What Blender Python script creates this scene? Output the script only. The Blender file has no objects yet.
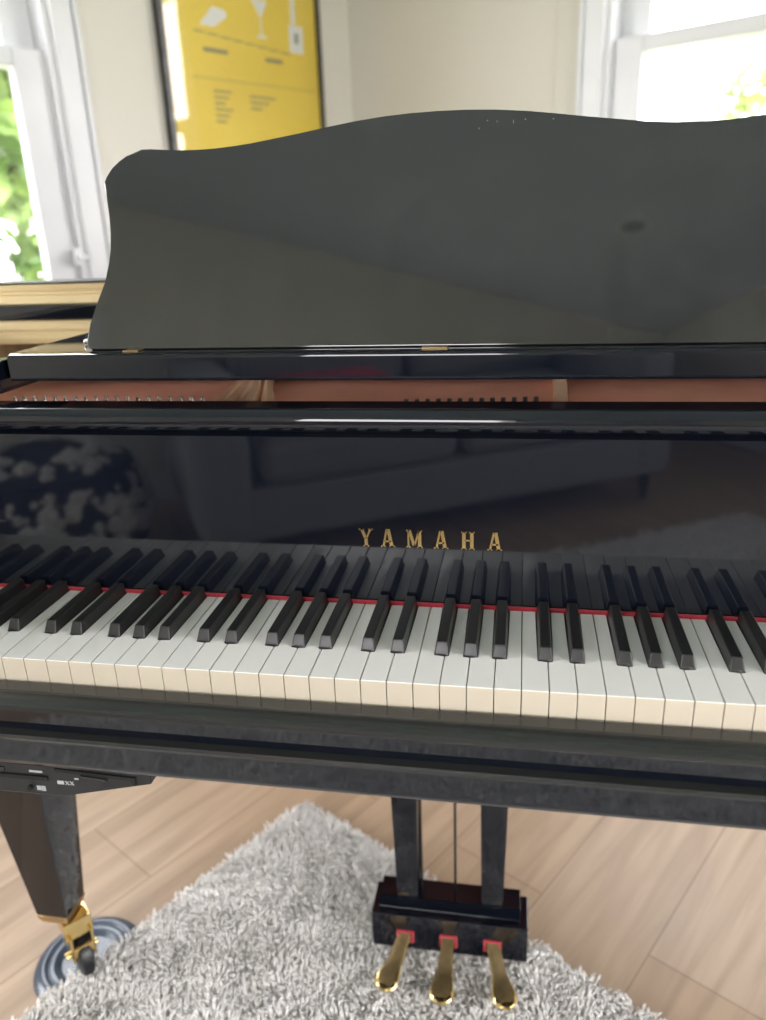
import bpy, bmesh, math, random
import numpy as np
from mathutils import Vector, Matrix
random.seed(4)
rng = np.random.default_rng(4)
S = bpy.context.scene
COL = S.collection

# ------------------------------------------------------------ camera
cam = bpy.data.cameras.new('camera')
cam.sensor_fit = 'VERTICAL'; cam.sensor_height = 36.0
cam.lens = 780.92 / 1020 * 36.0
cam.clip_start = 0.02
cam.dof.use_dof = True
cam.dof.focus_distance = 0.77
cam.dof.aperture_fstop = 3.4
co = bpy.data.objects.new('camera', cam)
co.matrix_world = (Matrix.Translation((0.08727, -0.5840, 1.10095)) @ Matrix.Rotation(0.182332, 4, 'Z')
                   @ Matrix.Rotation(1.217107, 4, 'X') @ Matrix.Rotation(-0.038317, 4, 'Z'))
COL.objects.link(co); S.camera = co

# ------------------------------------------------------------ light and exposure
S.view_settings.view_transform = 'Standard'
S.view_settings.look = 'None'
S.view_settings.gamma = 1.0
S.view_settings.use_curve_mapping = False
S.view_settings.exposure = 1.2
W = bpy.data.worlds.new('sky'); S.world = W; W.use_nodes = True
nt = W.node_tree; bg = nt.nodes['Background']
bg.inputs['Strength'].default_value = 6.0
gr = nt.nodes.new('ShaderNodeTexGradient'); tc = nt.nodes.new('ShaderNodeTexCoord')
mp = nt.nodes.new('ShaderNodeMapping'); mp.inputs['Rotation'].default_value = (0, math.radians(90), 0)
cr = nt.nodes.new('ShaderNodeValToRGB')
cr.color_ramp.elements[0].color = (1.0, .96, .96, 1); cr.color_ramp.elements[1].color = (.93, .95, 1.0, 1)
nt.links.new(tc.outputs['Generated'], mp.inputs[0]); nt.links.new(mp.outputs[0], gr.inputs[0])
nt.links.new(gr.outputs['Fac'], cr.inputs[0]); nt.links.new(cr.outputs[0], bg.inputs['Color'])

# the room stands turned 31 degrees against the piano: e1 = away to the right, e2 = towards the right
PHI = math.radians(31)
E1 = Vector((math.sin(PHI), math.cos(PHI), 0)); E2 = Vector((math.cos(PHI), -math.sin(PHI), 0))
ROT = math.radians(59)
E1_MAX, E1_MIN, E2_MIN, E2_MAX, CEIL = 1.922, -2.54, -1.80, 2.57, 2.5

# windows: wall, centre range along wall, z range; last three added for light
WINS = [('left', -0.30, 0.765, 0.90, 2.12), ('right', -0.80, 0.30, 0.90, 2.12),
        ('left', -2.20, -0.75, 0.30, 2.35), ('front', -1.2, 1.2, 0.5, 1.85), ('back', 0.5, 1.6, 1.0, 1.92)]
def portal(wall, a, b, z0, z1):
    l = bpy.data.lights.new('window_daylight', 'AREA'); l.shape = 'RECTANGLE'
    l.size = b - a; l.size_y = z1 - z0; l.cycles.is_portal = True
    o = bpy.data.objects.new('window_daylight', l)
    c = (a + b) / 2
    if wall == 'left': p = E1 * c + E2 * (E2_MIN - .16); d = E2
    elif wall == 'right': p = E1 * (E1_MAX + .16) + E2 * c; d = -E1
    elif wall == 'front': p = E1 * c + E2 * (E2_MAX + .16); d = -E2
    else: p = E1 * (E1_MIN - .16) + E2 * c; d = E1
    o.location = (p.x, p.y, (z0 + z1) / 2)
    o.rotation_euler = d.to_track_quat('-Z', 'Y').to_euler()
    COL.objects.link(o)
for w in WINS: portal(*w)  # sky portals, also at the three added openings out of view

# ------------------------------------------------------------ helpers
def tag(o, label=None, cat=None, group=None, kind=None):
    if label: o['label'] = label
    if cat: o['category'] = cat
    if group: o['group'] = group
    if kind: o['kind'] = kind
    return o

def empty(name, loc=(0, 0, 0), rz=0.0, **k):
    o = bpy.data.objects.new(name, None); o.empty_display_size = .05
    o.location = loc; o.rotation_euler = (0, 0, rz); COL.objects.link(o)
    return tag(o, **k)

class MB:
    def __init__(s): s.bm = bmesh.new()
    def add(s, verts, faces):
        vs = [s.bm.verts.new(v) for v in verts]
        out = []
        for f in faces:
            try: out.append(s.bm.faces.new([vs[i] for i in f]))
            except ValueError: pass
        return vs
    def box(s, x0, x1, y0, y1, z0, z1, bev=0, seg=2):
        vs = s.add([(x0,y0,z0),(x1,y0,z0),(x1,y1,z0),(x0,y1,z0),(x0,y0,z1),(x1,y0,z1),(x1,y1,z1),(x0,y1,z1)],
              [(0,3,2,1),(4,5,6,7),(0,1,5,4),(1,2,6,5),(2,3,7,6),(3,0,4,7)])
        if bev: s.bevel(vs, bev, seg)
        return s
    def bevel(s, vs, bev, seg=2):
        ed = list({e for v in vs for e in v.link_edges})
        bmesh.ops.bevel(s.bm, geom=ed, offset=bev, segments=seg, affect='EDGES', profile=.5, clamp_overlap=True)
    def prism(s, pts, a0, a1, axis='x', bev=0, seg=2):
        """closed outline pts extruded along axis. x: pts=(y,z); y: pts=(x,z); z: pts=(x,y)"""
        def m(p, a):
            return {'x': (a, p[0], p[1]), 'y': (p[0], a, p[1]), 'z': (p[0], p[1], a)}[axis]
        n = len(pts)
        vs = s.add([m(p, a0) for p in pts] + [m(p, a1) for p in pts],
              [tuple(range(n)), tuple(range(2*n-1, n-1, -1))] + [(i, i+n, (i+1) % n + n, (i+1) % n) for i in range(n)])
        if bev: s.bevel(vs, bev, seg)
        return s
    def frustum(s, c0, h0, c1, h1, z0, z1, bev=0):
        a = [(c0[0]+sx*h0[0], c0[1]+sy*h0[1], z0) for sx, sy in ((-1,-1),(1,-1),(1,1),(-1,1))]
        b = [(c1[0]+sx*h1[0], c1[1]+sy*h1[1], z1) for sx, sy in ((-1,-1),(1,-1),(1,1),(-1,1))]
        vs = s.add(a + b, [(0,3,2,1),(4,5,6,7),(0,1,5,4),(1,2,6,5),(2,3,7,6),(3,0,4,7)])
        if bev: s.bevel(vs, bev)
        return s
    def lathe(s, prof, origin=(0,0,0), axis=(0,0,1), seg=32, caps=True):
        q = Vector((0,0,1)).rotation_difference(Vector(axis).normalized()); o = Vector(origin)
        V = []; F = []
        for r, h in prof:
            for k in range(seg):
                a = 2*math.pi*k/seg
                V.append(o + q @ Vector((r*math.cos(a), r*math.sin(a), h)))
        for i in range(len(prof)-1):
            for k in range(seg):
                F.append((i*seg+k, i*seg+(k+1) % seg, (i+1)*seg+(k+1) % seg, (i+1)*seg+k))
        if caps:
            F.append(tuple(range(seg-1, -1, -1))); F.append(tuple((len(prof)-1)*seg+k for k in range(seg)))
        s.add(V, F); return s
    def tube(s, pts, r, seg=10):
        pts = [Vector(p) for p in pts]; rs = r if isinstance(r, (list, tuple)) else [r]*len(pts)
        V = []; F = []; prev = None
        for i, p in enumerate(pts):
            t = (pts[min(i+1, len(pts)-1)] - pts[max(i-1, 0)]).normalized()
            n = t.cross(Vector((0,0,1)))
            if n.length < .1: n = t.cross(Vector((0,1,0)))
            n.normalize(); b = t.cross(n)
            for k in range(seg):
                a = 2*math.pi*k/seg; V.append(p + (n*math.cos(a) + b*math.sin(a))*rs[i])
        for i in range(len(pts)-1):
            for k in range(seg):
                F.append((i*seg+k, i*seg+(k+1) % seg, (i+1)*seg+(k+1) % seg, (i+1)*seg+k))
        F.append(tuple(range(seg-1, -1, -1))); F.append(tuple((len(pts)-1)*seg+k for k in range(seg)))
        s.add(V, F); return s
    def build(s, name, mat, parent=None, smooth=False, loc=None, rz=None):
        bmesh.ops.recalc_face_normals(s.bm, faces=s.bm.faces)
        me = bpy.data.meshes.new(name); s.bm.to_mesh(me); s.bm.free()
        return link(name, me, mat, parent, smooth, loc, rz)

def link(name, me, mat, parent=None, smooth=False, loc=None, rz=None):
    if mat: me.materials.append(mat)
    if smooth:
        me.polygons.foreach_set('use_smooth', [True]*len(me.polygons))
        try: me.set_sharp_from_angle(angle=math.radians(35))
        except Exception: pass
    o = bpy.data.objects.new(name, me); COL.objects.link(o)
    if smooth and len(me.polygons) < 4000:
        w = o.modifiers.new('weighted', 'WEIGHTED_NORMAL'); w.keep_sharp = True; w.weight = 100
    if parent: o.parent = parent
    if loc: o.location = loc
    if rz is not None: o.rotation_euler = (0, 0, rz)
    return o

def mat(name, color=(.8,.8,.8), rough=.5, metal=0, ior=1.5, coat=0, coat_ior=1.5, coat_rough=.03, sheen=0, spec=.5, trans=0):
    m = bpy.data.materials.new(name); m.use_nodes = True
    b = m.node_tree.nodes['Principled BSDF']; i = b.inputs
    i['Base Color'].default_value = (*color, 1); i['Roughness'].default_value = rough
    i['Metallic'].default_value = metal; i['IOR'].default_value = ior
    i['Coat Weight'].default_value = coat; i['Coat IOR'].default_value = coat_ior; i['Coat Roughness'].default_value = coat_rough
    i['Sheen Weight'].default_value = sheen; i['Specular IOR Level'].default_value = spec
    i['Transmission Weight'].default_value = trans
    return m
def N(m, t): return m.node_tree.nodes.new(t)
def L(m, a, b): m.node_tree.links.new(a, b)
def P(m): return m.node_tree.nodes['Principled BSDF']
def noise_color(m, c0, c1, scale=8, detail=4, stretch=(1,1,1), lo=.35, hi=.65, bump=0, rough=None, dist=.01):
    t = N(m, 'ShaderNodeTexCoord'); mp = N(m, 'ShaderNodeMapping'); n = N(m, 'ShaderNodeTexNoise'); r = N(m, 'ShaderNodeValToRGB')
    mp.inputs['Scale'].default_value = stretch; n.inputs['Scale'].default_value = scale; n.inputs['Detail'].default_value = detail
    r.color_ramp.elements[0].position = lo; r.color_ramp.elements[1].position = hi
    r.color_ramp.elements[0].color = (*c0, 1); r.color_ramp.elements[1].color = (*c1, 1)
    L(m, t.outputs['Object'], mp.inputs[0]); L(m, mp.outputs[0], n.inputs['Vector']); L(m, n.outputs['Fac'], r.inputs[0])
    L(m, r.outputs[0], P(m).inputs['Base Color'])
    if bump:
        b = N(m, 'ShaderNodeBump'); b.inputs['Strength'].default_value = bump; b.inputs['Distance'].default_value = dist
        L(m, n.outputs['Fac'], b.inputs['Height']); L(m, b.outputs[0], P(m).inputs['Normal'])
    return m

# ------------------------------------------------------------ materials
M = {}
M['lacquer'] = mat('black polished lacquer', (.0042, .0056, .0100), .035, ior=1.6)
M['desk'] = noise_color(mat('satin black desk', (.02,.02,.021), .045, ior=1.8), (.017,.018,.019), (.023,.024,.025), 30, 3)
M['satin'] = mat('worn satin black', (.02, .021, .02), .22, ior=1.6)
M['key_white'] = mat('ivory coloured acrylic', (.86,.85,.82), .22, ior=1.45)
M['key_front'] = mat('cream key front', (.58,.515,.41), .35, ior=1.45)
M['key_wood'] = noise_color(mat('key stick wood', (.75,.66,.5), .5), (.72,.62,.46), (.8,.71,.55), 60, 3, (1, .1, 1))
M['key_black'] = mat('ebony coloured resin', (.013, .013, .0135), .32, ior=1.5)
M['felt_red'] = noise_color(mat('red felt', (.5,.03,.04), .9, sheen=.3), (.36,.015,.03), (.46,.025,.045), 400, 2)
M['brass'] = noise_color(mat('polished brass', (.83,.62,.26), .2, metal=1), (.78,.56,.22), (.88,.68,.32), 20, 2)
M['brass_matt'] = noise_color(mat('worn brass', (.6,.43,.2), .38, metal=1), (.48,.34,.17), (.68,.5,.26), 40, 3)
M['steel'] = mat('steel', (.7,.7,.7), .25, metal=1)
M['plate'] = noise_color(mat('copper bronze cast plate', (.75,.33,.24), .45, metal=.2), (.70,.30,.22), (.80,.37,.27), 14, 3, bump=.05)
M['plate_rib'] = mat('bronze rib painted highlight', (.92,.60,.42), .35, metal=.15)  # pale base colour stands in for highlights on the struts
M['wood_pale'] = noise_color(mat('pale pine', (.62,.45,.22), .45), (.66,.50,.25), (.82,.67,.38), 9, 4, (.25, 6, 14))
M['white_paint'] = noise_color(mat('white gloss paint', (.72,.73,.75), .35), (.69,.70,.73), (.74,.75,.77), 5, 2)
M['wall'] = noise_color(mat('warm white wall paint', (.70,.67,.60), .8), (.675,.65,.585), (.70,.675,.61), 2.5, 3, bump=.02)
M['ceiling'] = noise_color(mat('ceiling paint', (.50,.56,.68), .9), (.49,.55,.67), (.51,.57,.69), 3, 3)
M['dark'] = mat('dark plastic', (.012,.013,.015), .35)
M['slot'] = mat('black slot', (.002,.002,.002), .6)
M['print_grey'] = mat('grey print', (.45,.47,.48), .6)
M['castor_tyre'] = noise_color(mat('blue grey castor rubber', (.06,.08,.12), .25, ior=1.6), (.045,.065,.10), (.09,.115,.16), 20, 3)

# ------------------------------------------------------------ room shell (room axes)
def R(name, mb, m, kind='structure', parent=None, loc=None):
    o = mb.build(name, m, parent, loc=loc, rz=None if parent else ROT)
    if kind and not parent: o['kind'] = kind
    return o
def rbox(mb, a0, a1, b0, b1, z0, z1, bev=0):          # a = e1 range, b = e2 range
    return mb.box(a0, a1, -b1, -b0, z0, z1, bev)

# oak plank floor
fm = mat('oak planks', (.6,.45,.3), .42, ior=1.45); M['floor'] = fm
t = N(fm, 'ShaderNodeTexCoord'); mp = N(fm, 'ShaderNodeMapping'); br = N(fm, 'ShaderNodeTexBrick')
PW, PL = .19, 1.6
mp.inputs['Location'].default_value = (-.485 + 4*PL, .068 + .19*20, 0)
br.inputs['Scale'].default_value = 1.0; br.inputs['Brick Width'].default_value = PL; br.inputs['Row Height'].default_value = PW
br.offset = .255; br.inputs['Mortar Size'].default_value = .0018; br.inputs['Mortar Smooth'].default_value = .2
br.inputs['Color1'].default_value = (.42,.30,.20,1); br.inputs['Color2'].default_value = (.475,.355,.25,1); br.inputs['Mortar'].default_value = (.31,.21,.14,1)
br.inputs['Bias'].default_value = 0
L(fm, t.outputs['Object'], mp.inputs[0]); L(fm, mp.outputs[0], br.inputs['Vector'])
mp2 = N(fm, 'ShaderNodeMapping'); mp2.inputs['Scale'].default_value = (.55, 7, 1); wv = N(fm, 'ShaderNodeTexNoise')
wv.inputs['Scale'].default_value = 3.2; wv.inputs['Detail'].default_value = 7; wv.inputs['Distortion'].default_value = 1.3
L(fm, t.outputs['Object'], mp2.inputs[0]); L(fm, mp2.outputs[0], wv.inputs['Vector'])
rp = N(fm, 'ShaderNodeValToRGB'); rp.color_ramp.elements[0].color = (.80,.76,.72,1); rp.color_ramp.elements[1].color = (1.1,1.08,1.06,1)
rp.color_ramp.elements[0].position = .3; rp.color_ramp.elements[1].position = .62
L(fm, wv.outputs['Fac'], rp.inputs[0])
mx = N(fm, 'ShaderNodeMix'); mx.data_type = 'RGBA'; mx.blend_type = 'MULTIPLY'; mx.inputs[0].default_value = 1
L(fm, br.outputs['Color'], mx.inputs[6]); L(fm, rp.outputs[0], mx.inputs[7]); L(fm, mx.outputs[2], P(fm).inputs['Base Color'])

R('floor', rbox(MB(), E1_MIN-.1, E1_MAX+.1, E2_MIN-.1, E2_MAX+.1, -.06, 0), fm)
R('ceiling', rbox(MB(), E1_MIN-.1, E1_MAX+.1, E2_MIN-.1, E2_MAX+.1, CEIL, CEIL+.08), M['ceiling'])
T = .15
def wall_with_holes(name, lo, hi, put, holes):
    mb = MB(); cur = lo
    for a, b, z0, z1 in sorted(holes):
        put(mb, cur, a, 0, CEIL); put(mb, a, b, 0, z0); put(mb, a, b, z1, CEIL); cur = b
    put(mb, cur, hi, 0, CEIL)
    R(name, mb, M['wall'])
H = lambda w: [(a, b, z0, z1) for (n, a, b, z0, z1) in WINS if n == w]
wall_with_holes('wall_left', E1_MIN-T, E1_MAX+T, lambda mb, a, b, z0, z1: rbox(mb, a, b, E2_MIN-T, E2_MIN, z0, z1), H('left'))
wall_with_holes('wall_right', E2_MIN, E2_MAX, lambda mb, a, b, z0, z1: rbox(mb, E1_MAX, E1_MAX+T, a, b, z0, z1), H('right'))
wall_with_holes('wall_front', E1_MIN-T, E1_MAX+T, lambda mb, a, b, z0, z1: rbox(mb, a, b, E2_MAX, E2_MAX+T, z0, z1), H('front'))
wall_with_holes('wall_back', E2_MIN, E2_MAX, lambda mb, a, b, z0, z1: rbox(mb, E1_MIN-T, E1_MIN, a, b, z0, z1), H('back'))
R('baseboard_left', rbox(MB(), E1_MIN, E1_MAX-.015, E2_MIN, E2_MIN+.015, 0, .12, .004), M['white_paint'])
R('baseboard_right', rbox(MB(), E1_MAX-.015, E1_MAX, E2_MIN, E2_MAX-.015, 0, .12, .004), M['white_paint'])
R('baseboard_back', rbox(MB(), E1_MIN, E1_MIN+.015, E2_MIN+.015, E2_MAX-.015, 0, .12, .004), M['white_paint'])
R('baseboard_front', rbox(MB(), E1_MIN+.015, E1_MAX-.015, E2_MAX-.015, E2_MAX, 0, .12, .004), M['white_paint'])
# flat board beside the right window casing
R('trim_1', rbox(MB(), E1_MAX-.007, E1_MAX, -.961, -.868, .12, CEIL, .004), M['wall'])

gm = bpy.data.materials.new('window glass'); gm.use_nodes = True; g = gm.node_tree; g.nodes.clear()
go = g.nodes.new('ShaderNodeOutputMaterial'); tr = g.nodes.new('ShaderNodeBsdfTransparent'); gl = g.nodes.new('ShaderNodeBsdfGlossy')
gl.inputs['Roughness'].default_value = .01; mxs = g.nodes.new('ShaderNodeMixShader'); fr = g.nodes.new('ShaderNodeLayerWeight')
pw5 = g.nodes.new('ShaderNodeMath'); pw5.operation = 'POWER'; pw5.inputs[1].default_value = 5; fr.inputs[0].default_value = .5
mad = g.nodes.new('ShaderNodeMath'); mad.operation = 'MULTIPLY_ADD'; mad.inputs[1].default_value = .92; mad.inputs[2].default_value = .06
g.links.new(fr.outputs['Facing'], pw5.inputs[0]); g.links.new(pw5.outputs[0], mad.inputs[0]); g.links.new(mad.outputs[0], mxs.inputs[0]); g.links.new(tr.outputs[0], mxs.inputs[1]); g.links.new(gl.outputs[0], mxs.inputs[2]); g.links.new(mxs.outputs[0], go.inputs[0])
M['glass'] = gm

def window(idx, wall, a, b, z0, z1, zrail):
    """double hung sash window; local x along wall, local y into the room"""
    if wall == 'left': p = E2 * E2_MIN; rz = ROT
    elif wall == 'right': p = E1 * E1_MAX; rz = ROT - math.pi/2
    elif wall == 'front': p = E2 * E2_MAX; rz = ROT + math.pi
    else: p = E1 * E1_MIN; rz = ROT + math.pi/2
    # local axes: left: x=e1, y=-e2 -> into room is -y ; right: x = -e2.., handled through sign
    root = empty('window_%d' % idx, (p.x, p.y, 0), rz, kind='structure')
    if wall == 'left': sx, A, B, inn = 1, a, b, -1       # x=e1, room side = -y
    elif wall == 'right': sx, A, B, inn = 1, a, b, -1    # x=e2, y=e1 outward
    else: sx, A, B, inn = 1, -b, -a, -1
    c = .062; pr_ = .022
    m = MB()
    m.box(A-c, A, -pr_, 0, z0-.02, z1+c, .005); m.box(B, B+c, -pr_, 0, z0-.02, z1+c, .005); m.box(A, B, -pr_, 0, z1, z1+c, .005)
    m.box(A-c-.012, A-c, -pr_-.01, 0, z0-.02, z1+c, .003); m.box(B+c, B+c+.012, -pr_-.01, 0, z0-.02, z1+c, .003)
    m.build('casing', M['white_paint'], root)
    MB().box(A-c-.02, B+c+.02, -.05, .05, z0-.045, z0-.02, .006).build('sill', M['white_paint'], root)
    m = MB()   # jamb lining
    m.box(A, A+.018, -.008, T, z0-.02, z1); m.box(B-.018, B, -.008, T, z0-.02, z1); m.box(A, B, 0, T, z1-.018, z1); m.box(A, B, .05, T, z0-.02, z0)
    m.build('jamb', M['white_paint'], root)
    for nm, y, s0, s1 in (('lower_sash', .012, z0, zrail+.022), ('upper_sash', .052, zrail-.022, z1-.018)):
        m = MB(); w = .088; x0, x1 = A+.018, B-.018
        m.box(x0, x0+w, y, y+.035, s0, s1, .004); m.box(x1-w, x1, y, y+.035, s0, s1, .004)
        hb = .06 if nm == 'lower_sash' else .044; ht = .044 if nm == 'lower_sash' else .05
        m.box(x0+w, x1-w, y, y+.035, s0, s0+hb, .004); m.box(x0+w, x1-w, y, y+.035, s1-ht, s1, .004)
        sa = m.build(nm, M['white_paint'], root)
        MB().box(x0+w-.005, x1-w+.005, y+.015, y+.019, s0+hb-.005, s1-ht+.005).build('pane', M['glass'], sa)
    return root
w1 = window(1, 'left', -.30, .765, .90, 2.12, 1.533)
window(2, 'right', -.80, .30, .90, 2.12, 1.545)
window(3, 'left', -2.20, -.75, .30, 2.35, 1.35)  # unseen opening, added to bring light onto the keys
window(4, 'front', -1.2, 1.2, .50, 1.85, 1.2)  # unseen too, added to raise the room's light level
window(5, 'back', -1.6, -.5, 1.0, 1.92, 1.47)  # added out of view to brighten the key fronts
# small white cord cleat on the left casing (a turned knob on a back plate)
m = MB(); m.box(.725, .750, -.017, -.007, 1.015, 1.062, .002); m.lathe([(.004,0),(.004,.018),(.010,.022),(.011,.028),(.006,.033)], (.7375,-.017,1.038), (0,-1,0), 16)
m.build('cord_cleat', M['white_paint'], w1, smooth=True)

# recessed ceiling light
LX, LY = .55, -2.28
dl = empty('ceiling_light', (LX, LY, CEIL), label='round recessed ceiling light, switched off, behind the camera', cat='ceiling light')
MB().lathe([(.050,-.001),(.082,-.001),(.084,-.007),(.076,-.010),(.056,-.009),(.050,-.004)], (0,0,0), (0,0,1), 40, False).build('trim_ring', M['white_paint'], dl, True)
MB().lathe([(.051,-.005),(.045,-.002),(.0,-.001)], (0,0,0), (0,0,1), 32, False).build('lens', M['dark'], dl, True)

# ------------------------------------------------------------ outside
lawn = mat('lawn', (.2,.35,.06), .9); noise_color(lawn, (.16,.20,.08), (.28,.32,.16), 3, 5)
R('ground', rbox(MB(), -14, 18, -18, 16, -.8, -.7), lawn)
leafm = []
for k, (c0, c1) in enumerate([((.07,.15,.02),(.27,.38,.09)), ((.11,.19,.04),(.32,.41,.14)), ((.05,.11,.02),(.17,.26,.06))]):
    mm = mat('leaves %d' % k, c0, .5); noise_color(mm, c0, c1, 2.2, 4, lo=.38, hi=.62); leafm.append(mm)
bark = noise_color(mat('bark', (.2,.14,.09), .9), (.14,.10,.06), (.26,.19,.13), 12, 4, bump=.3)
def tree(name, a, b, h, r, mi, label, n=2600, leaf=.085, zc=None):
    p = E1*a + E2*b
    t = empty(name, (p.x, p.y, -.7), random.random()*6, label=label, cat='tree' if 'tree' in name else 'bush', group=None)
    zc = zc or h*.55
    m = MB(); m.tube([(0,0,0),(.03,.02,zc*.5),(-.02,.05,zc),(.05,0,h*.8)], [.11*r,.09*r,.06*r,.03*r])
    for k in range(5):
        a2 = k*1.26; m.tube([(0,.02,zc*.6),(math.cos(a2)*r*.3, math.sin(a2)*r*.3, zc),(math.cos(a2)*r*.6, math.sin(a2)*r*.6, zc*1.25)], [.04*r,.03*r,.012*r], 6)
    m.build('trunk', bark, t, True)
    V = []; F = []
    cl = [(np.array([rng.normal()*r*.38, rng.normal()*r*.38, zc + rng.uniform(-.42,.42)*h]), rng.uniform(.25,.48)*r) for _ in range(26)]
    for i in range(n):
        c, cr_ = cl[rng.integers(len(cl))]
        d = rng.normal(size=3); d /= np.linalg.norm(d); q = c + d*cr_*rng.uniform(.6,1)
        if q[2] < .05: continue
        u = rng.normal(size=3); u /= np.linalg.norm(u); v = np.cross(u, d); v /= np.linalg.norm(v)+1e-6
        s = leaf*rng.uniform(.6,1.4); k = len(V)
        V += [tuple(q-u*s), tuple(q+v*s*.45+d*s*.15), tuple(q+u*s), tuple(q-v*s*.45+d*s*.15)]; F += [(k,k+1,k+2,k+3)]
    me = bpy.data.meshes.new('foliage'); me.from_pydata(V, [], F); link('foliage', me, leafm[mi], t)
tree('leafy_tree', .9, -5.0, 4.4, 1.1, 0, 'leafy green tree seen through the lower sash of the left window', 5200, .12)
tree('leafy_tree', -2.6, -6.0, 4.6, 1.1, 1, 'paler leafy tree outside the added back left window', 5200, .12)
tree('leafy_tree', 4.2, -7.6, 4.4, 1.2, 2, 'darker leafy tree further along outside the left wall', 4200, .12)
tree('leafy_tree', 7.5, -12.0, 5.5, 1.7, 1, 'tall pale tree furthest from the left window', 5200, .16)
tree('leafy_tree', 1.0, -9.6, 5.2, 1.7, 2, 'tall dark tree behind the nearest tree outside the left window', 5200, .16)
tree('garden_bush', 7.6, -2.35, 2.9, .8, 1, 'low pale green bush beyond the right window', 1800, .09, 1.6)

# ------------------------------------------------------------ poster on the left wall
pw = E2*(E2_MIN) ; 
po = empty('framed_poster', (pw.x + E1.x*1.42, pw.y + E1.y*1.42, 1.05), ROT, label='yellow cocktail poster in a thin dark frame on the left wall', cat='poster')
yel = noise_color(mat('yellow print', (.80,.62,.10), .55), (.74,.54,.035), (.80,.60,.05), 3, 3)
x0, x1 = 1.092-1.42, 1.748-1.42
m = MB(); f = .018; zt = .95
m.box(x0, x0+f, -.03, -.002, 0, zt, .002); m.box(x1-f*.6, x1, -.03, -.002, 0, zt, .002)
m.box(x0+f, x1-f*.6, -.03, -.002, 0, f, .002); m.box(x0+f, x1-f*.6, -.03, -.002, zt-f, zt, .002)
m.build('frame', noise_color(mat('dark grey metal frame', (.06,.06,.06), .35, metal=.6), (.05,.05,.05), (.09,.09,.09), 30), po)
MB().box(x0+f, x1-f*.6, -.014, -.008, f, zt-f).build('print', yel, po)
MB().box(x0+f+.001, x1-f*.6-.001, -.0222, -.0202, f, zt-f).build('glazing', M['glass'], po)
wp = mat('white print', (.75,.76,.74), .6); gp = mat('grey text print', (.22,.20,.10), .6)
def ink(name, polys, m_):
    mb = MB()
    for pts in polys: mb.prism([(a-1.42, z-1.05) for a, z in pts], -.0146, -.0140, 'y')
    mb.build(name, m_, po)
def rc(a0, a1, z0, z1): return [(a0, z0), (a1, z0), (a1, z1), (a0, z1)]
ink('glass_drawing', [[(1.455,1.775),(1.525,1.775),(1.494,1.725),(1.495,1.676),(1.514,1.674),(1.514,1.668),(1.470,1.668),(1.470,1.674),(1.489,1.676),(1.490,1.725)]], wp)
ink('fruit_drawing', [[(1.245,1.675),(1.30,1.675),(1.355,1.71),(1.345,1.725),(1.30,1.73),(1.27,1.70)]], wp)
ink('bottle_drawing', [rc(1.625,1.645,1.725,1.80)], wp)
ink('white_tag', [rc(1.612,1.675,1.642,1.722)], wp)
ink('tag_mark', [rc(1.634,1.654,1.67,1.70)], gp)
bars = [rc(1.25,1.345,1.605,1.617), rc(1.50,1.575,1.602,1.614)]
for k in range(6): bars.append(rc(1.275, 1.345-.014*(k % 3), 1.497-.017*k, 1.503-.017*k))
for k in range(3): bars.append(rc(1.42, 1.53-.03*k, 1.492-.017*k, 1.498-.017*k))
for k in range(8): bars.append(rc(1.22+.05*k, 1.262+.05*k, 1.655-.003*k, 1.659-.003*k))
bars.append(rc(1.20, 1.72, 1.532, 1.534))
ink('text_lines', bars, gp)

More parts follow.
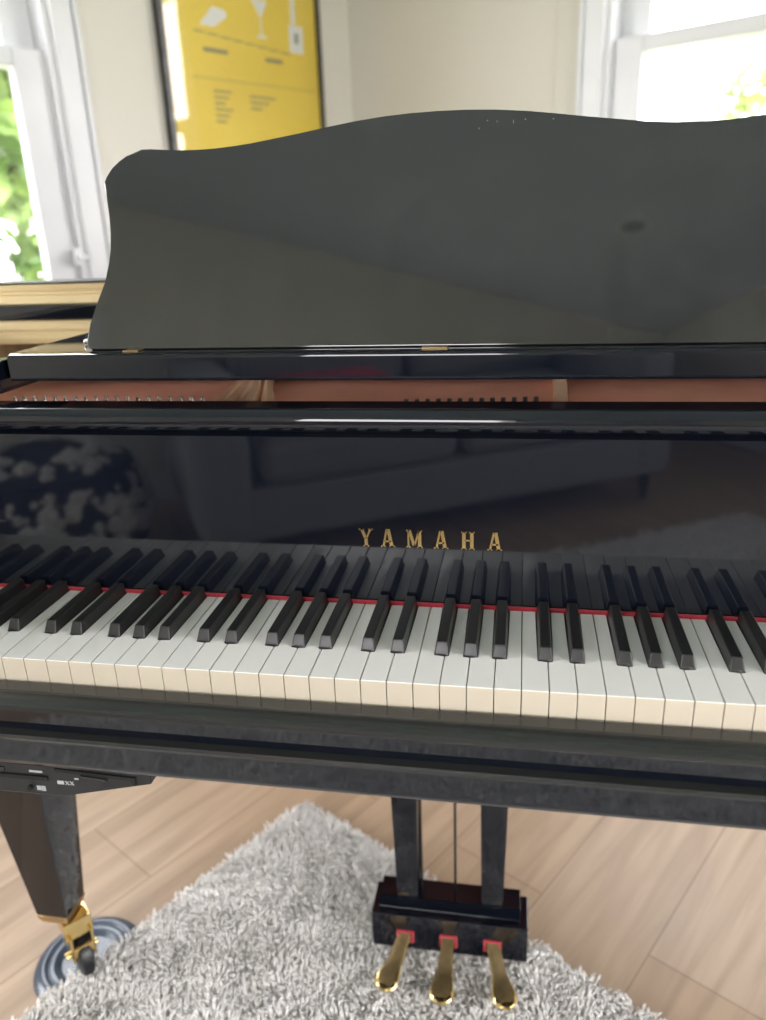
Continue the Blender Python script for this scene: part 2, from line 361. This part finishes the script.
# ------------------------------------------------------------ rug (room axes)
RA0, RA1, RB0, RB1 = -1.28, .375, -.595, 1.85
rm = noise_color(mat('cream shag yarn', (.72,.70,.66), .9, sheen=.4), (.90,.875,.835), (.97,.95,.92), 55, 3)
rug = empty('shag_rug', (0,0,0), ROT, label='cream white shaggy rug under the pedals, turned diagonal to the piano', cat='rug')
rbox(MB(), RA0+.01, RA1-.01, RB0+.01, RB1-.01, .001, .012).build('backing', rm, rug)
def pile(regions):
    VV = []; FF = []; base = 0
    for a0, a1, b0, b1, sp, rad, hh in regions:
        na = int((a1-a0)/sp); nb = int((b1-b0)/sp)
        A, B = np.meshgrid(np.linspace(a0, a1, na), np.linspace(b0, b1, nb)); A = A.ravel(); B = B.ravel(); n = len(A)
        A = A + rng.normal(0, sp*.45, n); B = B + rng.normal(0, sp*.45, n)
        # clumps: neighbouring strands lean the same way
        th = 2.5*np.sin(A*37+np.sin(B*29)*2)+2.5*np.cos(B*41+np.sin(A*23)*2)+rng.normal(0,.9,n)
        ln = rng.uniform(.1,.6,n)*hh; h = hh*rng.uniform(.65,1.1,n)*(1+.18*np.sin(A*60)*np.sin(B*53))
        dx, dy = np.cos(th)*ln, np.sin(th)*ln
        pts = np.zeros((n, 3, 3))
        pts[:,0] = np.stack([A, -B, np.full(n, .009)], 1)
        pts[:,1] = np.stack([A+dx*.35, -B+dy*.35, .009+h*.7], 1)
        pts[:,2] = np.stack([A+dx, -B+dy, .009+h], 1)
        r = np.array([rad, rad*1.25, rad*.75])
        V = np.zeros((n, 9, 3))
        for j in range(3):
            for k in range(3):
                a = th + 2*np.pi*k/3
                V[:, j*3+k] = pts[:, j]; V[:, j*3+k, 0] += np.cos(a)*r[j]; V[:, j*3+k, 1] += np.sin(a)*r[j]
        f = []
        for j in range(2):
            for k in range(3): f.append((j*3+k, j*3+(k+1) % 3, j*3+3+(k+1) % 3, j*3+3+k))
        f = np.array(f)
        FF.append((f[None] + (base + 9*np.arange(n))[:, None, None]).reshape(-1, 4)); VV.append(V.reshape(-1, 3)); base += 9*n
    V = np.concatenate(VV); F = np.concatenate(FF)
    me = bpy.data.meshes.new('pile'); me.vertices.add(len(V)); me.vertices.foreach_set('co', V.ravel())
    me.loops.add(F.size); me.loops.foreach_set('vertex_index', F.ravel())
    me.polygons.add(len(F)); me.polygons.foreach_set('loop_start', np.arange(0, F.size, 4)); me.polygons.foreach_set('loop_total', np.full(len(F), 4))
    me.update(); me.validate()
    me.polygons.foreach_set('use_smooth', [True]*len(me.polygons))
    return tag(link('pile', me, rm, rug), kind='stuff')
pile([(-.42, RA1, RB0, .75, .0042, .0019, .018), (RA0, -.42, RB0, RB1, .012, .0046, .022), (-.42, RA1, .75, RB1, .012, .0046, .022)])

# ------------------------------------------------------------ the grand piano
KT = .72; PT = .02356
piano = empty('grand_piano', (0, .5, 0), label='black polished grand piano with raised music desk and gilt letters above keys', cat='piano')
piano.location = (0, 0, 0)
Lq = M['lacquer']
def bez(p0, p1, p2, p3, n):
    o = []
    for i in range(n+1):
        t = i/n; u = 1-t
        o.append((u**3*p0[0]+3*u*u*t*p1[0]+3*u*t*t*p2[0]+t**3*p3[0], u**3*p0[1]+3*u*u*t*p1[1]+3*u*t*t*p2[1]+t**3*p3[1]))
    return o
outer = [(-.745, .15)] + bez((-.745,.95),(-.745,1.30),(-.60,1.47),(-.36,1.47),14) + bez((-.36,1.47),(-.02,1.47),(.02,1.28),(.24,1.04),14)[1:] + bez((.24,1.04),(.46,.82),(.745,.95),(.745,.50),14)[1:] + [(.745,.15)]
def offset(pts, d):
    o = []
    for i, p in enumerate(pts):
        a = pts[max(i-1,0)]; b = pts[min(i+1,len(pts)-1)]
        tx, ty = b[0]-a[0], b[1]-a[1]; l = math.hypot(tx, ty); o.append((p[0]+ty/l*d, p[1]-tx/l*d))
    return o
inner = offset(outer, .052)
def ribbon(oA, oB, z0, z1):
    n = len(oA); m = MB()
    V = [(x,y,z0) for x,y in oA]+[(x,y,z1) for x,y in oA]+[(x,y,z0) for x,y in oB]+[(x,y,z1) for x,y in oB]
    F = []
    for i in range(n-1):
        F += [(i,i+1,n+i+1,n+i), (2*n+i+1,2*n+i,3*n+i,3*n+i+1), (n+i,n+i+1,3*n+i+1,3*n+i), (i+1,i,2*n+i,2*n+i+1)]
    F += [(0,n,3*n,2*n), (n-1,2*n-1,4*n-1,3*n-1)]
    m.add(V, F); return m
RT = .978
ribbon(outer, inner, .62, RT).build('rim', Lq, piano, True)
inner2 = offset(outer, .056)
ribbon(offset(outer, .0525), inner2, .86, .953).build('inner_veneer', M['wood_pale'], piano, True)
for s in (-1, 1):      # curved arms and cheek blocks at each end of the keyboard
    prof = [(.15,.60),(.15,RT),(.10,RT),(.05,.955),(.005,.915),(-.02,.86),(-.035,.80),(-.055,.77),(-.075,.745),(-.08,.70),(-.075,.62),(-.06,.60)]
    m = MB(); a, b = sorted((s*.693, s*.745)); m.prism(prof, a, b, 'x', .004); m.build('arm', Lq, piano, True)
    m = MB(); a, b = sorted((s*.616, s*.692)); m.prism([(.147,.64),(.147,.745),(.03,.742),(-.01,.735),(-.034,.728),(-.036,.64)], a, b, 'x', .004); m.build('key_block', Lq, piano, True)
# cast plate, pin block area
pl_pts = [(-.688,.255)] + [p for p in inner2 if p[1] > .26] + [(.688,.255)]
MB().prism(pl_pts, .872, .886, 'z').build('cast_plate', M['plate'], piano)
m = MB()
# flared strut: four ridges that spread towards the player
for j, (xa, xb, xc, w, zt_) in enumerate(((-.283,-.306,-.316,.010,.899),(-.262,-.293,-.310,.013,.903),(-.236,-.277,-.304,.015,.906),(-.207,-.262,-.298,.011,.902))):
    V = []; F = []
    for y, x in ((.262,xa+(.006 if j else 0)),(.33,xa+(xb-xa)*.28),(.40,xa+(xb-xa)*.66),(.46,xb),(.60,xc),(1.15,xc)):
        ww = w*(1 if y < .42 else .6)
        V += [(x-ww,y,.884),(x-ww*.6,y,zt_-.004),(x,y,zt_),(x+ww*.6,y,zt_-.004),(x+ww,y,.884)]
    for i in range(5):
        for k in range(4): F.append((i*5+k, i*5+k+1, i*5+k+6, i*5+k+5))
    F += [(4,3,2,1,0),(25,26,27,28,29)]
    m.add(V, F)
m.build('plate_strut', M['plate_rib'], piano, True)
m = MB(); m.prism([(.124,.257),(.141,.257),(.146,.47),(.170,1.02),(.150,1.02),(.129,.47)], .884, .902, 'z', .004, 3)
m.build('plate_strut', M['plate_rib'], piano, True)
m = MB(); m.prism([(.44,.27),(.46,.27),(.47,.47),(.49,.80),(.475,.80),(.452,.47)], .884, .902, 'z', .004, 3); m.build('plate_strut', M['plate_rib'], piano, True)
pin0 = MB().lathe([(.0036,0),(.0036,.012),(.0030,.013),(.0026,.020)], (0,0,0), (0,0,1), 10).build('tuning_pin', M['steel'], piano, True)
pins = [(-.560+.0145*i, .322-.0004*i, .886) for i in range(19)]
pins2 = [(-.045+.0125*i, .312+.0012*i, .886) for i in range(13)]
pin0.location = pins[0]
for q in pins[1:]:
    o = pin0.copy(); COL.objects.link(o); o.parent = piano; o.location = q
pd = MB().lathe([(.0042,0),(.0042,.012),(.0030,.013),(.0026,.018)], (0,0,0), (0,0,1), 10).build('tuning_pin', M['dark'], piano, True)
pd.location = pins2[0]
for q in pins2[1:]:
    o = pd.copy(); COL.objects.link(o); o.parent = piano; o.location = q
m = MB()
for i in range(96):
    x = -.66 + i*1.30/95
    if abs(x+.28) < .05 or abs(x-.14) < .02 or abs(x-.46) < .02: continue
    ye = 1.22 - max(0, x+.3)*.95
    m.tube([(x,.58,.902),(x*.86-.02,ye,.902)], .0006, 4)
tag(m.build('strings', M['steel'], piano), kind='stuff')

# keybed and key slip
KB = .640
m = MB(); m.prism([(-.045,.636),(-.045,.662),(-.040,.667),(.70,.667),(.70,.628),(-.040,.628)], -.692, .692, 'x', .002); m.build('keybed', Lq, piano, True)
m = MB()
m.prism([(-.0012,.670),(-.0012,.6945),(-.004,.6966),(-.0185,.6968),(-.0190,.6960),(-.0196,.6968),(-.031,.6960),(-.036,.6925),(-.0375,.6875),(-.0375,.668),(-.034,.6675)], -.616, .616, 'x')
ks = m.build('key_slip', M['satin'], piano, True); ks.data.materials.append(Lq)
for p_ in ks.data.polygons:
    if p_.normal.y < -.8 and p_.center.z < .69: p_.material_index = 1
# light bead along the keybed front
m = MB(); m.prism([(-.0375,.668),(-.047,.668),(-.048,.665),(-.047,.662),(-.044,.662),(-.0375,.667)], -.692, .692, 'x'); m.build('edge_bead', M['satin'], piano, True)

# fallboard
fb = MB()
prof = [(.1495,.712),(.1495,.9015)]
for k in range(0, 13):
    a = -math.pi*.60 + math.pi*1.15*k/12
    prof.append((.1525 - .0115*math.cos(a), .9180 + .0122*math.sin(a)))
prof += [(.175,.930),(.185,.930),(.188,.926),(.188,.712)]
fb.prism(prof, -.690, .690, 'x')
fall = fb.build('fallboard', Lq, piano, True)
m = MB(); m.box(-.69, .69, .1885, .198, .70, .925, .002); m.build('action_rail', M['slot'], piano)
# gilt letters set into the fallboard
LZ0, LZ1 = .7852, .8048; LH = LZ1-LZ0
def quad(m, pts): m.prism(pts, .1486, .14955, 'y')
lm = MB()
def stroke(x0, z0, x1, z1, w):
    dx, dz = x1-x0, z1-z0; l = math.hypot(dx, dz); 
    # horizontal-width stroke
    quad(lm, [(x0-w/2, z0), (x0+w/2, z0), (x1+w/2, z1), (x1-w/2, z1)])
def hbar(x0, x1, z0, z1): quad(lm, [(x0, z0), (x1, z0), (x1, z1), (x0, z1)])
def letA(c, w=.0128):
    stroke(c-w/2+.0016, LZ0, c-.0009, LZ1, .0020); stroke(c+w/2-.0022, LZ0, c+.0007, LZ1, .0036)
    hbar(c-w*.26, c+w*.26, LZ0+LH*.27, LZ0+LH*.37)
    hbar(c-w/2-.0008, c-w/2+.0040, LZ0, LZ0+.0014); hbar(c+w/2-.0050, c+w/2+.0010, LZ0, LZ0+.0014)
def letY(c, w=.0130):
    stroke(c, LZ0+LH*.0, c, LZ0+LH*.5, .0034); stroke(c-.0004, LZ0+LH*.45, c-w/2+.0022, LZ1, .0034); stroke(c+.0004, LZ0+LH*.45, c+w/2-.0014, LZ1, .0020)
    hbar(c-.0030, c+.0030, LZ0, LZ0+.0014); hbar(c-w/2-.0006, c-w/2+.0046, LZ1-.0014, LZ1); hbar(c+w/2-.0036, c+w/2+.0008, LZ1-.0014, LZ1)
def letM(c, w=.0152):
    stroke(c-w/2+.0014, LZ0, c-w/2+.0018, LZ1, .0019); stroke(c+w/2-.0020, LZ0, c+w/2-.0022, LZ1, .0036)
    stroke(c-.0002, LZ0+LH*.12, c-w/2+.0026, LZ1, .0032); stroke(c+.0002, LZ0+LH*.12, c+w/2-.0026, LZ1, .0018)
    hbar(c-w/2-.0008, c-w/2+.0036, LZ0, LZ0+.0014); hbar(c+w/2-.0046, c+w/2+.0008, LZ0, LZ0+.0014)
    hbar(c-w/2-.0008, c-w/2+.0030, LZ1-.0013, LZ1); hbar(c+w/2-.0030, c+w/2+.0008, LZ1-.0013, LZ1)
def letH(c, w=.0124):
    stroke(c-w/2+.0022, LZ0, c-w/2+.0022, LZ1, .0035); stroke(c+w/2-.0022, LZ0, c+w/2-.0022, LZ1, .0035)
    hbar(c-w/2+.003, c+w/2-.003, LZ0+LH*.46, LZ0+LH*.55)
    for s in (-1, 1):
        xc = c+s*(w/2-.0022)
        for z in (LZ0, LZ1-.0013): hbar(xc-.0028, xc+.0028, z, z+.0013)
letY(-.0668); letA(-.0440); letM(-.0165); letA(.0110); letH(.0382); letA(.0652)
lm.build('gilt_lettering', M['brass'], fall)

# felt strip where the keys pass under the fallboard
MB().box(-.615, .615, .1462, .1492, .7155, .7232, .0008).build('key_felt', M['felt_red'], piano)

# white and black keys: boundary index k (k=0 between the middle E and F); pitch classes from black pattern
blk = {1: -.0031, 2: .0002, 3: .0034, 5: -.0024, 6: .0026}     # k mod 7 -> offset of the black key from the gap
def white(k):
    """white key between boundaries k and k+1"""
    x0, x1 = k*PT + .00045, (k+1)*PT - .00045
    m = MB(); yb = .0485
    bl = blk.get(k % 7); brr = blk.get((k+1) % 7)
    if k <= -25: bl = None
    if k == -26: bl = None
    if k == 25: bl = None; brr = None
    hw = .0070
    l2 = x0 if bl is None else k*PT + bl + hw + .0006
    r2 = x1 if brr is None else (k+1)*PT + brr - hw - .0006
    pts = [(x0, 0), (x1, 0), (x1, yb)]
    if r2 < x1: pts.append((r2, yb))
    pts += [(r2, .1455), (l2, .1455)]
    if l2 > x0: pts.append((l2, yb))
    pts.append((x0, yb))
    n = len(pts)
    zt = KT; zm = KT-.0026
    vs = m.add([(x, y, KT-.0262) for x, y in pts] + [(x, y, zt) for x, y in pts],
          [tuple(range(n-1, -1, -1)), tuple(range(n, 2*n))] + [(i, (i+1) % n, (i+1) % n+n, i+n) for i in range(n)])
    top = set(vs[n:])
    ed = [e for e in m.bm.edges if e.verts[0] in top and e.verts[1] in top]
    bmesh.ops.bevel(m.bm, geom=ed, offset=.0006, segments=2, affect='EDGES', profile=.5)
    o = m.build('white_key', M['key_white'], piano, True)
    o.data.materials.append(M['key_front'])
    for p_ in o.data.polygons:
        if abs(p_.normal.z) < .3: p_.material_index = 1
    return o
for k in range(-26, 26): white(k)
def black_mesh():
    m = MB(); z0 = KT-.004; zt = KT+.0118
    bot = [(-.0069, .0493), (.0069, .0493), (.0069, .1458), (-.0069, .1458)]
    mid = [(-.0065, .0503), (.0065, .0503), (.0065, .1458), (-.0065, .1458)]
    tp = [(-.0049, .0552), (.0049, .0552), (.0049, .1458), (-.0049, .1458)]
    vs = m.add([(x,y,z0) for x,y in bot]+[(x,y,KT+.0015) for x,y in mid]+[(x,y,zt) for x,y in tp],
        [(3,2,1,0),(8,9,10,11)]+[(i,(i+1)%4,(i+1)%4+4,i+4) for i in range(4)]+[(i+4,(i+1)%4+4,(i+1)%4+8,i+8) for i in range(4)])
    e = [e for e in m.bm.edges if (set(e.verts) & set(vs[8:])) ]
    bmesh.ops.bevel(m.bm, geom=e, offset=.0012, segments=3, affect='EDGES', profile=.5)
    return m
bk0 = black_mesh().build('black_key', M['key_black'], piano, True); first = True
for k in range(-25, 26):
    if k % 7 in blk and k != 25 and k != -25+0*1:
        pass
    if k % 7 not in blk or k >= 25 or k == -25 and False: continue
    o = bk0 if first else bk0.copy()
    if not first: COL.objects.link(o); o.parent = piano
    first = False
    o.location = (k*PT + blk[k % 7], 0, 0)

# music shelf (tray) and its slide rails
m = MB(); m.prism([(.200,.949),(.199,.953),(.199,.973),(.2015,.977),(.206,.9785),(.38,.9785),(.38,.949)], -.472, .50, 'x', 0)
m.build('music_shelf', Lq, piano, True)
for s in (-1, 1):
    a, b = sorted((s*.480 if s < 0 else .508, s*.497 if s < 0 else .525)); m = MB(); m.box(a, b, .19, .40, .936, .972, .003); m.build('slide_rail', Lq, piano, True)
# main lid lying closed from behind the music desk, with a pale batten under its front edge
lid_pts = [(-.752,.47)] + [p for p in offset(outer, -.007) if p[1] > .47] + [(.752,.47)]
m = MB(); m.prism(lid_pts, .9845, 1.0065, 'z', .003, 2); m.build('lid', Lq, piano, True)
m = MB()
for z0, z1 in ((.9695,.9840),(.9505,.9665)): m.box(-.690, .690, .474, .492, z0, z1, .002)
m.box(-.69, .69, .477, .492, .9500, .9840); m.build('lid_batten', M['wood_pale'], piano)
MB().box(-.4150, -.4020, .262, .285, .979, .985, .002).build('desk_glint', M['steel'], piano, True)  # made-up steel block standing in for a pale blue highlight
MB().box(-.69, .69, .2, .255, .86, .905, .002).build('pin_block_front', M['slot'], piano)
# music desk: curved silhouette leaning back
half = [(a_, b_*.981) for a_, b_ in [(.383,0),(.389,.004),(.3885,.012),(.3835,.029),(.373,.0555),(.3645,.075),(.360,.093),(.3575,.108),(.3568,.125),(.3578,.145),(.3600,.162),(.3635,.182),(.3600,.189),(.3535,.196),(.345,.203),(.336,.2085),(.327,.2125),(.318,.2145),(.309,.2150),(.295,.2130),(.275,.2112),(.255,.2108),(.235,.2112),(.215,.2125),(.195,.2145),(.170,.2180),(.145,.2215),(.115,.2262),(.085,.2305),(.055,.2335),(.028,.2350),(0,.2355)]]
poly = [(-x, z) for x, z in half] + [(x, z) for x, z in reversed(half[:-1])]
m = MB(); m.prism(poly, 0, .012, 'y', .0018, 2)
dk = m.build('music_desk', M['desk'], piano, True); dk.location = (0, .2225, .9792); dk.rotation_euler = (math.radians(-15), 0, 0)
dm = M['desk']    # a few pale scuffs near the top edge
fs_ = mat('faint scuff', (.20,.21,.22), .6)
for (x, z, w, h) in [(.040,.212,.0009,.0025),(.0575,.2175,.0006,.003),(.0735,.2165,.0009,.0045),(.048,.2190,.0016,.0012),(.085,.2180,.0012,.0014),(.112,.2170,.0018,.0012)]:
    mb = MB(); mb.prism([(x-w/2,z),(x,z-h/2),(x+w/2,z),(x,z+h/2)], -.00025, .0002, 'y'); mb.build('scuff_mark', fs_, dk)

for x, w in ((-.330,.018),(.0,.026),(.330,.020)):      # hinge leaves at the foot of the desk
    MB().box(x-w/2, x+w/2, .2085, .2225, .9785, .9800, .0005).build('desk_hinge', M['brass_matt'], piano)
for s in (-1, 1):
    m = MB(); m.tube([(s*.2,.258,1.08),(s*.2,.35,.982)], .004, 8); m.build('desk_prop', M['brass_matt'], piano, True)

# legs
def leg(cx, cy, name='leg', vis=True):
    m = MB(); m.frustum((cx,cy), (.025,.025), (cx,cy), (.056,.056), .14, .585, .002); m.box(cx-.075, cx+.075, cy-.075, cy+.075, .585, .628, .004)
    lg = m.build('leg', M['lacquer'], piano, True)
    MB().frustum((cx,cy), (.021,.021), (cx,cy), (.0265,.0265), .124, .142, .001).build('ferrule', M['brass_matt'], lg)
    m = MB(); m.lathe([(.014,.118),(.014,.126)], (cx,cy,0), (0,0,1), 20)
    ax = Vector((math.sin(math.radians(42)), math.cos(math.radians(42)), 0)); fw = Vector((ax.y, -ax.x, 0))
    c = Vector((cx+.013, cy+.004, 0))
    def P3(u, v, z): q = c + ax*u + fw*v; return (q.x, q.y, z)
    def obox(m, u0,u1,v0,v1,z0,z1,bev=.002):
        vs = m.add([P3(u0,v0,z0),P3(u1,v0,z0),P3(u1,v1,z0),P3(u0,v1,z0),P3(u0,v0,z1),P3(u1,v0,z1),P3(u1,v1,z1),P3(u0,v1,z1)],
             [(0,3,2,1),(4,5,6,7),(0,1,5,4),(1,2,6,5),(2,3,7,6),(3,0,4,7)]); m.bevel(vs, bev)
    obox(m, -.021,.021,-.022,.022,.090,.122); obox(m, -.018,-.013,-.02,.03,.050,.10); obox(m, .013,.018,-.02,.03,.050,.10)
    obox(m, -.018,.018,.024,.030,.060,.078)
    m.build('caster_fork', M['brass'], lg, True)
    m = MB(); m.lathe([(.006,-.024),(.006,.024)], P3(0,.006,.050), tuple(ax), 16); m.build('caster_axle', M['brass'], lg, True)
    m = MB(); m.lathe([(.010,-.011),(.030,-.011),(.0365,-.007),(.0375,0),(.0365,.007),(.030,.011),(.010,.011)], P3(0,.006,.0470), tuple(ax), 40)
    m.build('caster_wheel', M['dark'], lg, True)
    return lg
leg(-.586, .226)
leg(.586, .226)
leg(-.30, 1.22)
cup_l = ['blue grey caster cup under the left front leg, half covered by the rug', 'blue grey caster cup under the right front leg', 'blue grey caster cup under the tail leg']
for (cx, cy), lb in zip(((-.572,.243),(.60,.238),(-.278,1.234)), cup_l):
    c = MB().lathe([(.0,.009),(.040,.009),(.044,.010),(.050,.014),(.056,.015),(.062,.013),(.066,.0155),(.071,.0155),(.078,.012),(.083,.007),(.085,.002),(.083,.0005),(.0,.0005)], (0,0,0), (0,0,1), 56, False).build('caster_cup', M['castor_tyre'], None, True, loc=(cx,cy,0))
    tag(c, lb, 'caster cup', 'caster cups under the piano legs')

# pedal lyre
ly_m = MB()
ly_m.box(-.118, .118, .300, .362, .047, .113, .0025)
ly = ly_m.build('pedal_lyre', Lq, piano, True)
m = MB(); m.prism([(.309,.1145),(.309,.1185),(.3225,.127),(.360,.127),(.360,.1145)], -.108, .106, 'x', .0008); m.build('lyre_cap', Lq, ly, True)
for s in (-1, 1):
    m = MB(); m.frustum((s*.0640,.334), (.0160,.014), (s*.0665,.334), (.0250,.016), .122, .628, .0015); m.build('lyre_post', Lq, ly, True)
for x in (-.0455, .0065, .052):
    MB().tube([(x,.348,.12),(x,.348,.628)], .0022, 8).build('pedal_rod', M['satin'], ly, True)
for i, (x, xt, yt) in enumerate(((-.066,-.0925,.231),(0,-.0060,.221),(.066,.0910,.227))):
    base = Vector((x,.304,.076)); tip = Vector((xt,yt,.040)); d = (tip-base); px_ = Vector((d.y,-d.x,0)).normalized()*-1
    up = Vector((0,0,1))
    secs = [(0,.0100,.006),(.25,.0102,.006),(.45,.0115,.006),(.62,.0150,.006),(.76,.0178,.006),(.88,.0172,.005),(.96,.0125,.004),(1.0,.0055,.003)]
    V = []; F = []; K = 10
    for t_, w, h in secs:
        c = base + d*t_ + Vector((0,0,-.006*math.sin(t_*math.pi)))
        for k in range(K):
            a = 2*math.pi*k/K; V.append(c + px_*w*math.copysign(abs(math.cos(a))**.7, math.cos(a)) + up*h*math.sin(a)*(1 if math.sin(a) > 0 else .8))
    for j in range(len(secs)-1):
        for k in range(K): F.append((j*K+k, j*K+(k+1)%K, (j+1)*K+(k+1)%K, (j+1)*K+k))
    F += [tuple(range(K-1,-1,-1)), tuple((len(secs)-1)*K+k for k in range(K))]
    m = MB(); m.add(V, F); m.build('pedal', M['brass'], ly, True)
    m = MB()      # worn dull upper face of the pedal
    V = []; F = []
    for t_, w, h in [(.02,.0088,.0064),(.45,.0098,.0064),(.62,.0120,.0064),(.76,.0136,.0064),(.86,.0125,.0057),(.92,.0075,.0050)]:
        c = base + d*t_ + Vector((0,0,-.006*math.sin(t_*math.pi)))
        V += [c - px_*w + up*(h*.88), c + up*(h+.0008), c + px_*w + up*(h*.88)]
    for j in range(5): F += [(j*3,j*3+1,j*3+4,j*3+3),(j*3+1,j*3+2,j*3+5,j*3+4)]
    m.add(V, F); m.build('worn_tread', M['brass_matt'], ly, True)
    m = MB(); a0, a1, z0, z1, w = x-.0135, x+.0135, .062, .084, .0035
    m.box(a0, a1, .2975, .3035, z1-w, z1, .0008); m.box(a0, a1, .2975, .3035, z0, z0+w, .0008)
    m.box(a0, a0+w, .2975, .3035, z0+w, z1-w); m.box(a1-w, a1, .2975, .3035, z0+w, z1-w)
    m.build('slot_felt', M['felt_red'], ly)

# electronic control box under the keybed
box_x = [(-.2475,.6275),(-.2475,.6095),(-.2555,.6085),(-.336,.588),(-.345,.5855),(-.640,.583),(-.640,.6275)]
m = MB(); m.prism(box_x, -.030, .10, 'y', .0015); cb = m.build('control_box', M['dark'], piano)
def face(name, polys, mm, d0=-.0316, d1=-.0296):
    m = MB()
    for p_ in polys: m.prism(p_, d0, d1, 'y')
    return m.build(name, mm, cb)
face('disk_slot', [[(-.3455,.6195),(-.3455,.6165),(-.320,.6150),(-.318,.6120),(-.292,.6100),(-.292,.6135),(-.284,.6140),(-.268,.6135),(-.2655,.6075),(-.2630,.6075),(-.262,.6165)]], M['slot'])
face('slot_lip', [[(-.318,.6150),(-.292,.6130),(-.292,.6112),(-.318,.6132)]], M['satin'], -.0335)
face('card_slot', [rc(-.60,-.355,.6040,.6085)], M['slot'])
face('display_window', [rc(-.60,-.400,.6110,.6160)], M['satin'])
face('power_button', [[(-.3755+.0028*math.cos(a*math.pi/6), .5945+.0028*math.sin(a*math.pi/6)) for a in range(12)]], M['slot'], -.0335)
sym = [rc(-.3735,-.3600,.6125,.6145), rc(-.3265,-.3225,.6080,.6095)]
# small disk emblem, two letters and marks
sym += [rc(-.3455,-.3390,.6010,.6050)]
for x in (-.3375, -.3325):
    sym += [[(x,.6010),(x+.001,.6010),(x+.0042,.6050),(x+.0032,.6050)], [(x+.0032,.6010),(x+.0042,.6010),(x+.001,.6050),(x,.6050)]]
sym += [rc(-.3690,-.3675,.5915,.5965), rc(-.3668,-.3652,.5915,.5965), rc(-.3645,-.3600,.5950,.5965), rc(-.3645,-.3600,.5930,.5942), rc(-.3645,-.3600,.5912,.5922)]
face('printed_marks', sym, M['print_grey'], -.0308)

# ------------------------------------------------------------ things behind the camera, seen in the lacquer
sg = noise_color(mat('grey woven upholstery', (.24,.25,.27), .85, sheen=.3), (.20,.21,.23), (.29,.30,.32), 120, 3, bump=.2, dist=.002)
sofa = empty('sofa', tuple(E1*(-2.02) + E2*.82), ROT, label='long grey upholstered sofa against the back wall behind the camera', cat='sofa')
def sbox(x0,x1,y0,y1,z0,z1,b=.05):
    m = MB(); vs = m.add([(x0,y0,z0),(x1,y0,z0),(x1,y1,z0),(x0,y1,z0),(x0,y0,z1),(x1,y0,z1),(x1,y1,z1),(x0,y1,z1)],
              [(0,3,2,1),(4,5,6,7),(0,1,5,4),(1,2,6,5),(2,3,7,6),(3,0,4,7)]); m.bevel(vs, b, 4); return m
sbox(-.42,.44,-.92,.92,.12,.30,.02).build('base', sg, sofa, True)
for y0, y1 in ((-.72,-.01),(.01,.72)): sbox(-.22,.45,y0,y1,.305,.46).build('seat_cushion', sg, sofa, True)
sbox(-.46,-.24,-.92,.92,.30,.84,.06).build('back', sg, sofa, True)
for y0, y1 in ((-.72,-.01),(.01,.72)): sbox(-.235,-.06,y0,y1,.465,.86,.07).build('back_cushion', sg, sofa, True)
for y0, y1 in ((-.94,-.74),(.74,.94)): sbox(-.44,.45,y0,y1,.13,.62,.06).build('arm', sg, sofa, True)
for x in (-.38,.38):
    for y in (-.85,.85): MB().lathe([(.016,0),(.024,.12)], (x,y,0), (0,0,1), 12).build('foot', M['dark'], sofa, True)
rcsh = sbox(-.13,.13,-.24,.24,0,.14,.06)
rco = rcsh.build('cushion', noise_color(mat('red cushion cloth', (.45,.03,.06), .85), (.40,.02,.05), (.5,.04,.07), 90), None, True, loc=tuple(E1*(-1.77)+E2*.36+Vector((0,0,.462))), rz=ROT)
tag(rco, 'red cushion lying on the grey sofa seat, seen in the lacquer', 'cushion')
pf = empty('pouf', tuple(E1*(-1.95) + E2*(-.55)), label='round dark pouf covered in pale petal tufts, seen in the lacquer', cat='pouf')
MB().lathe([(.12,.0),(.26,.02),(.31,.12),(.315,.26),(.28,.38),(.16,.43),(.0,.44)], (0,0,0), (0,0,1), 40).build('body', mat('navy cloth', (.02,.025,.05), .8), pf, True)
m = MB()
for i in range(420):
    a = random.random()*6.283; z = random.uniform(.16,.43); r = .315*math.sqrt(max(.02, 1-((z-.19)/.27)**2)) if z > .19 else .31
    c = Vector((math.cos(a)*r, math.sin(a)*r, z)); s = random.uniform(.016,.040)
    bmesh.ops.create_icosphere(m.bm, subdivisions=1, radius=s, matrix=Matrix.Translation(c))
m.build('petal_tufts', mat('pale tuft', (.62,.60,.58), .9), pf, True)

# slatted bamboo board on the closed lid, left of the music desk
bb = empty('slatted_board', (-.47, .60, 1.0070), label='pale slatted bamboo board with dark top on the piano lid beside the music desk', cat='board')
m = MB()
for z0, z1 in ((.0, .0110), (.0130, .0165), (.0185, .0275)): m.box(-.25, .25, -.125, -.075, z0, z1, .0012)
m.box(-.247, .247, -.122, -.078, .001, .0275)
m.build('slats', M['wood_pale'], bb, True)
MB().box(-.252, .252, -.127, -.075, .0278, .0305, .001).build('top_sheet', M['dark'], bb, True)
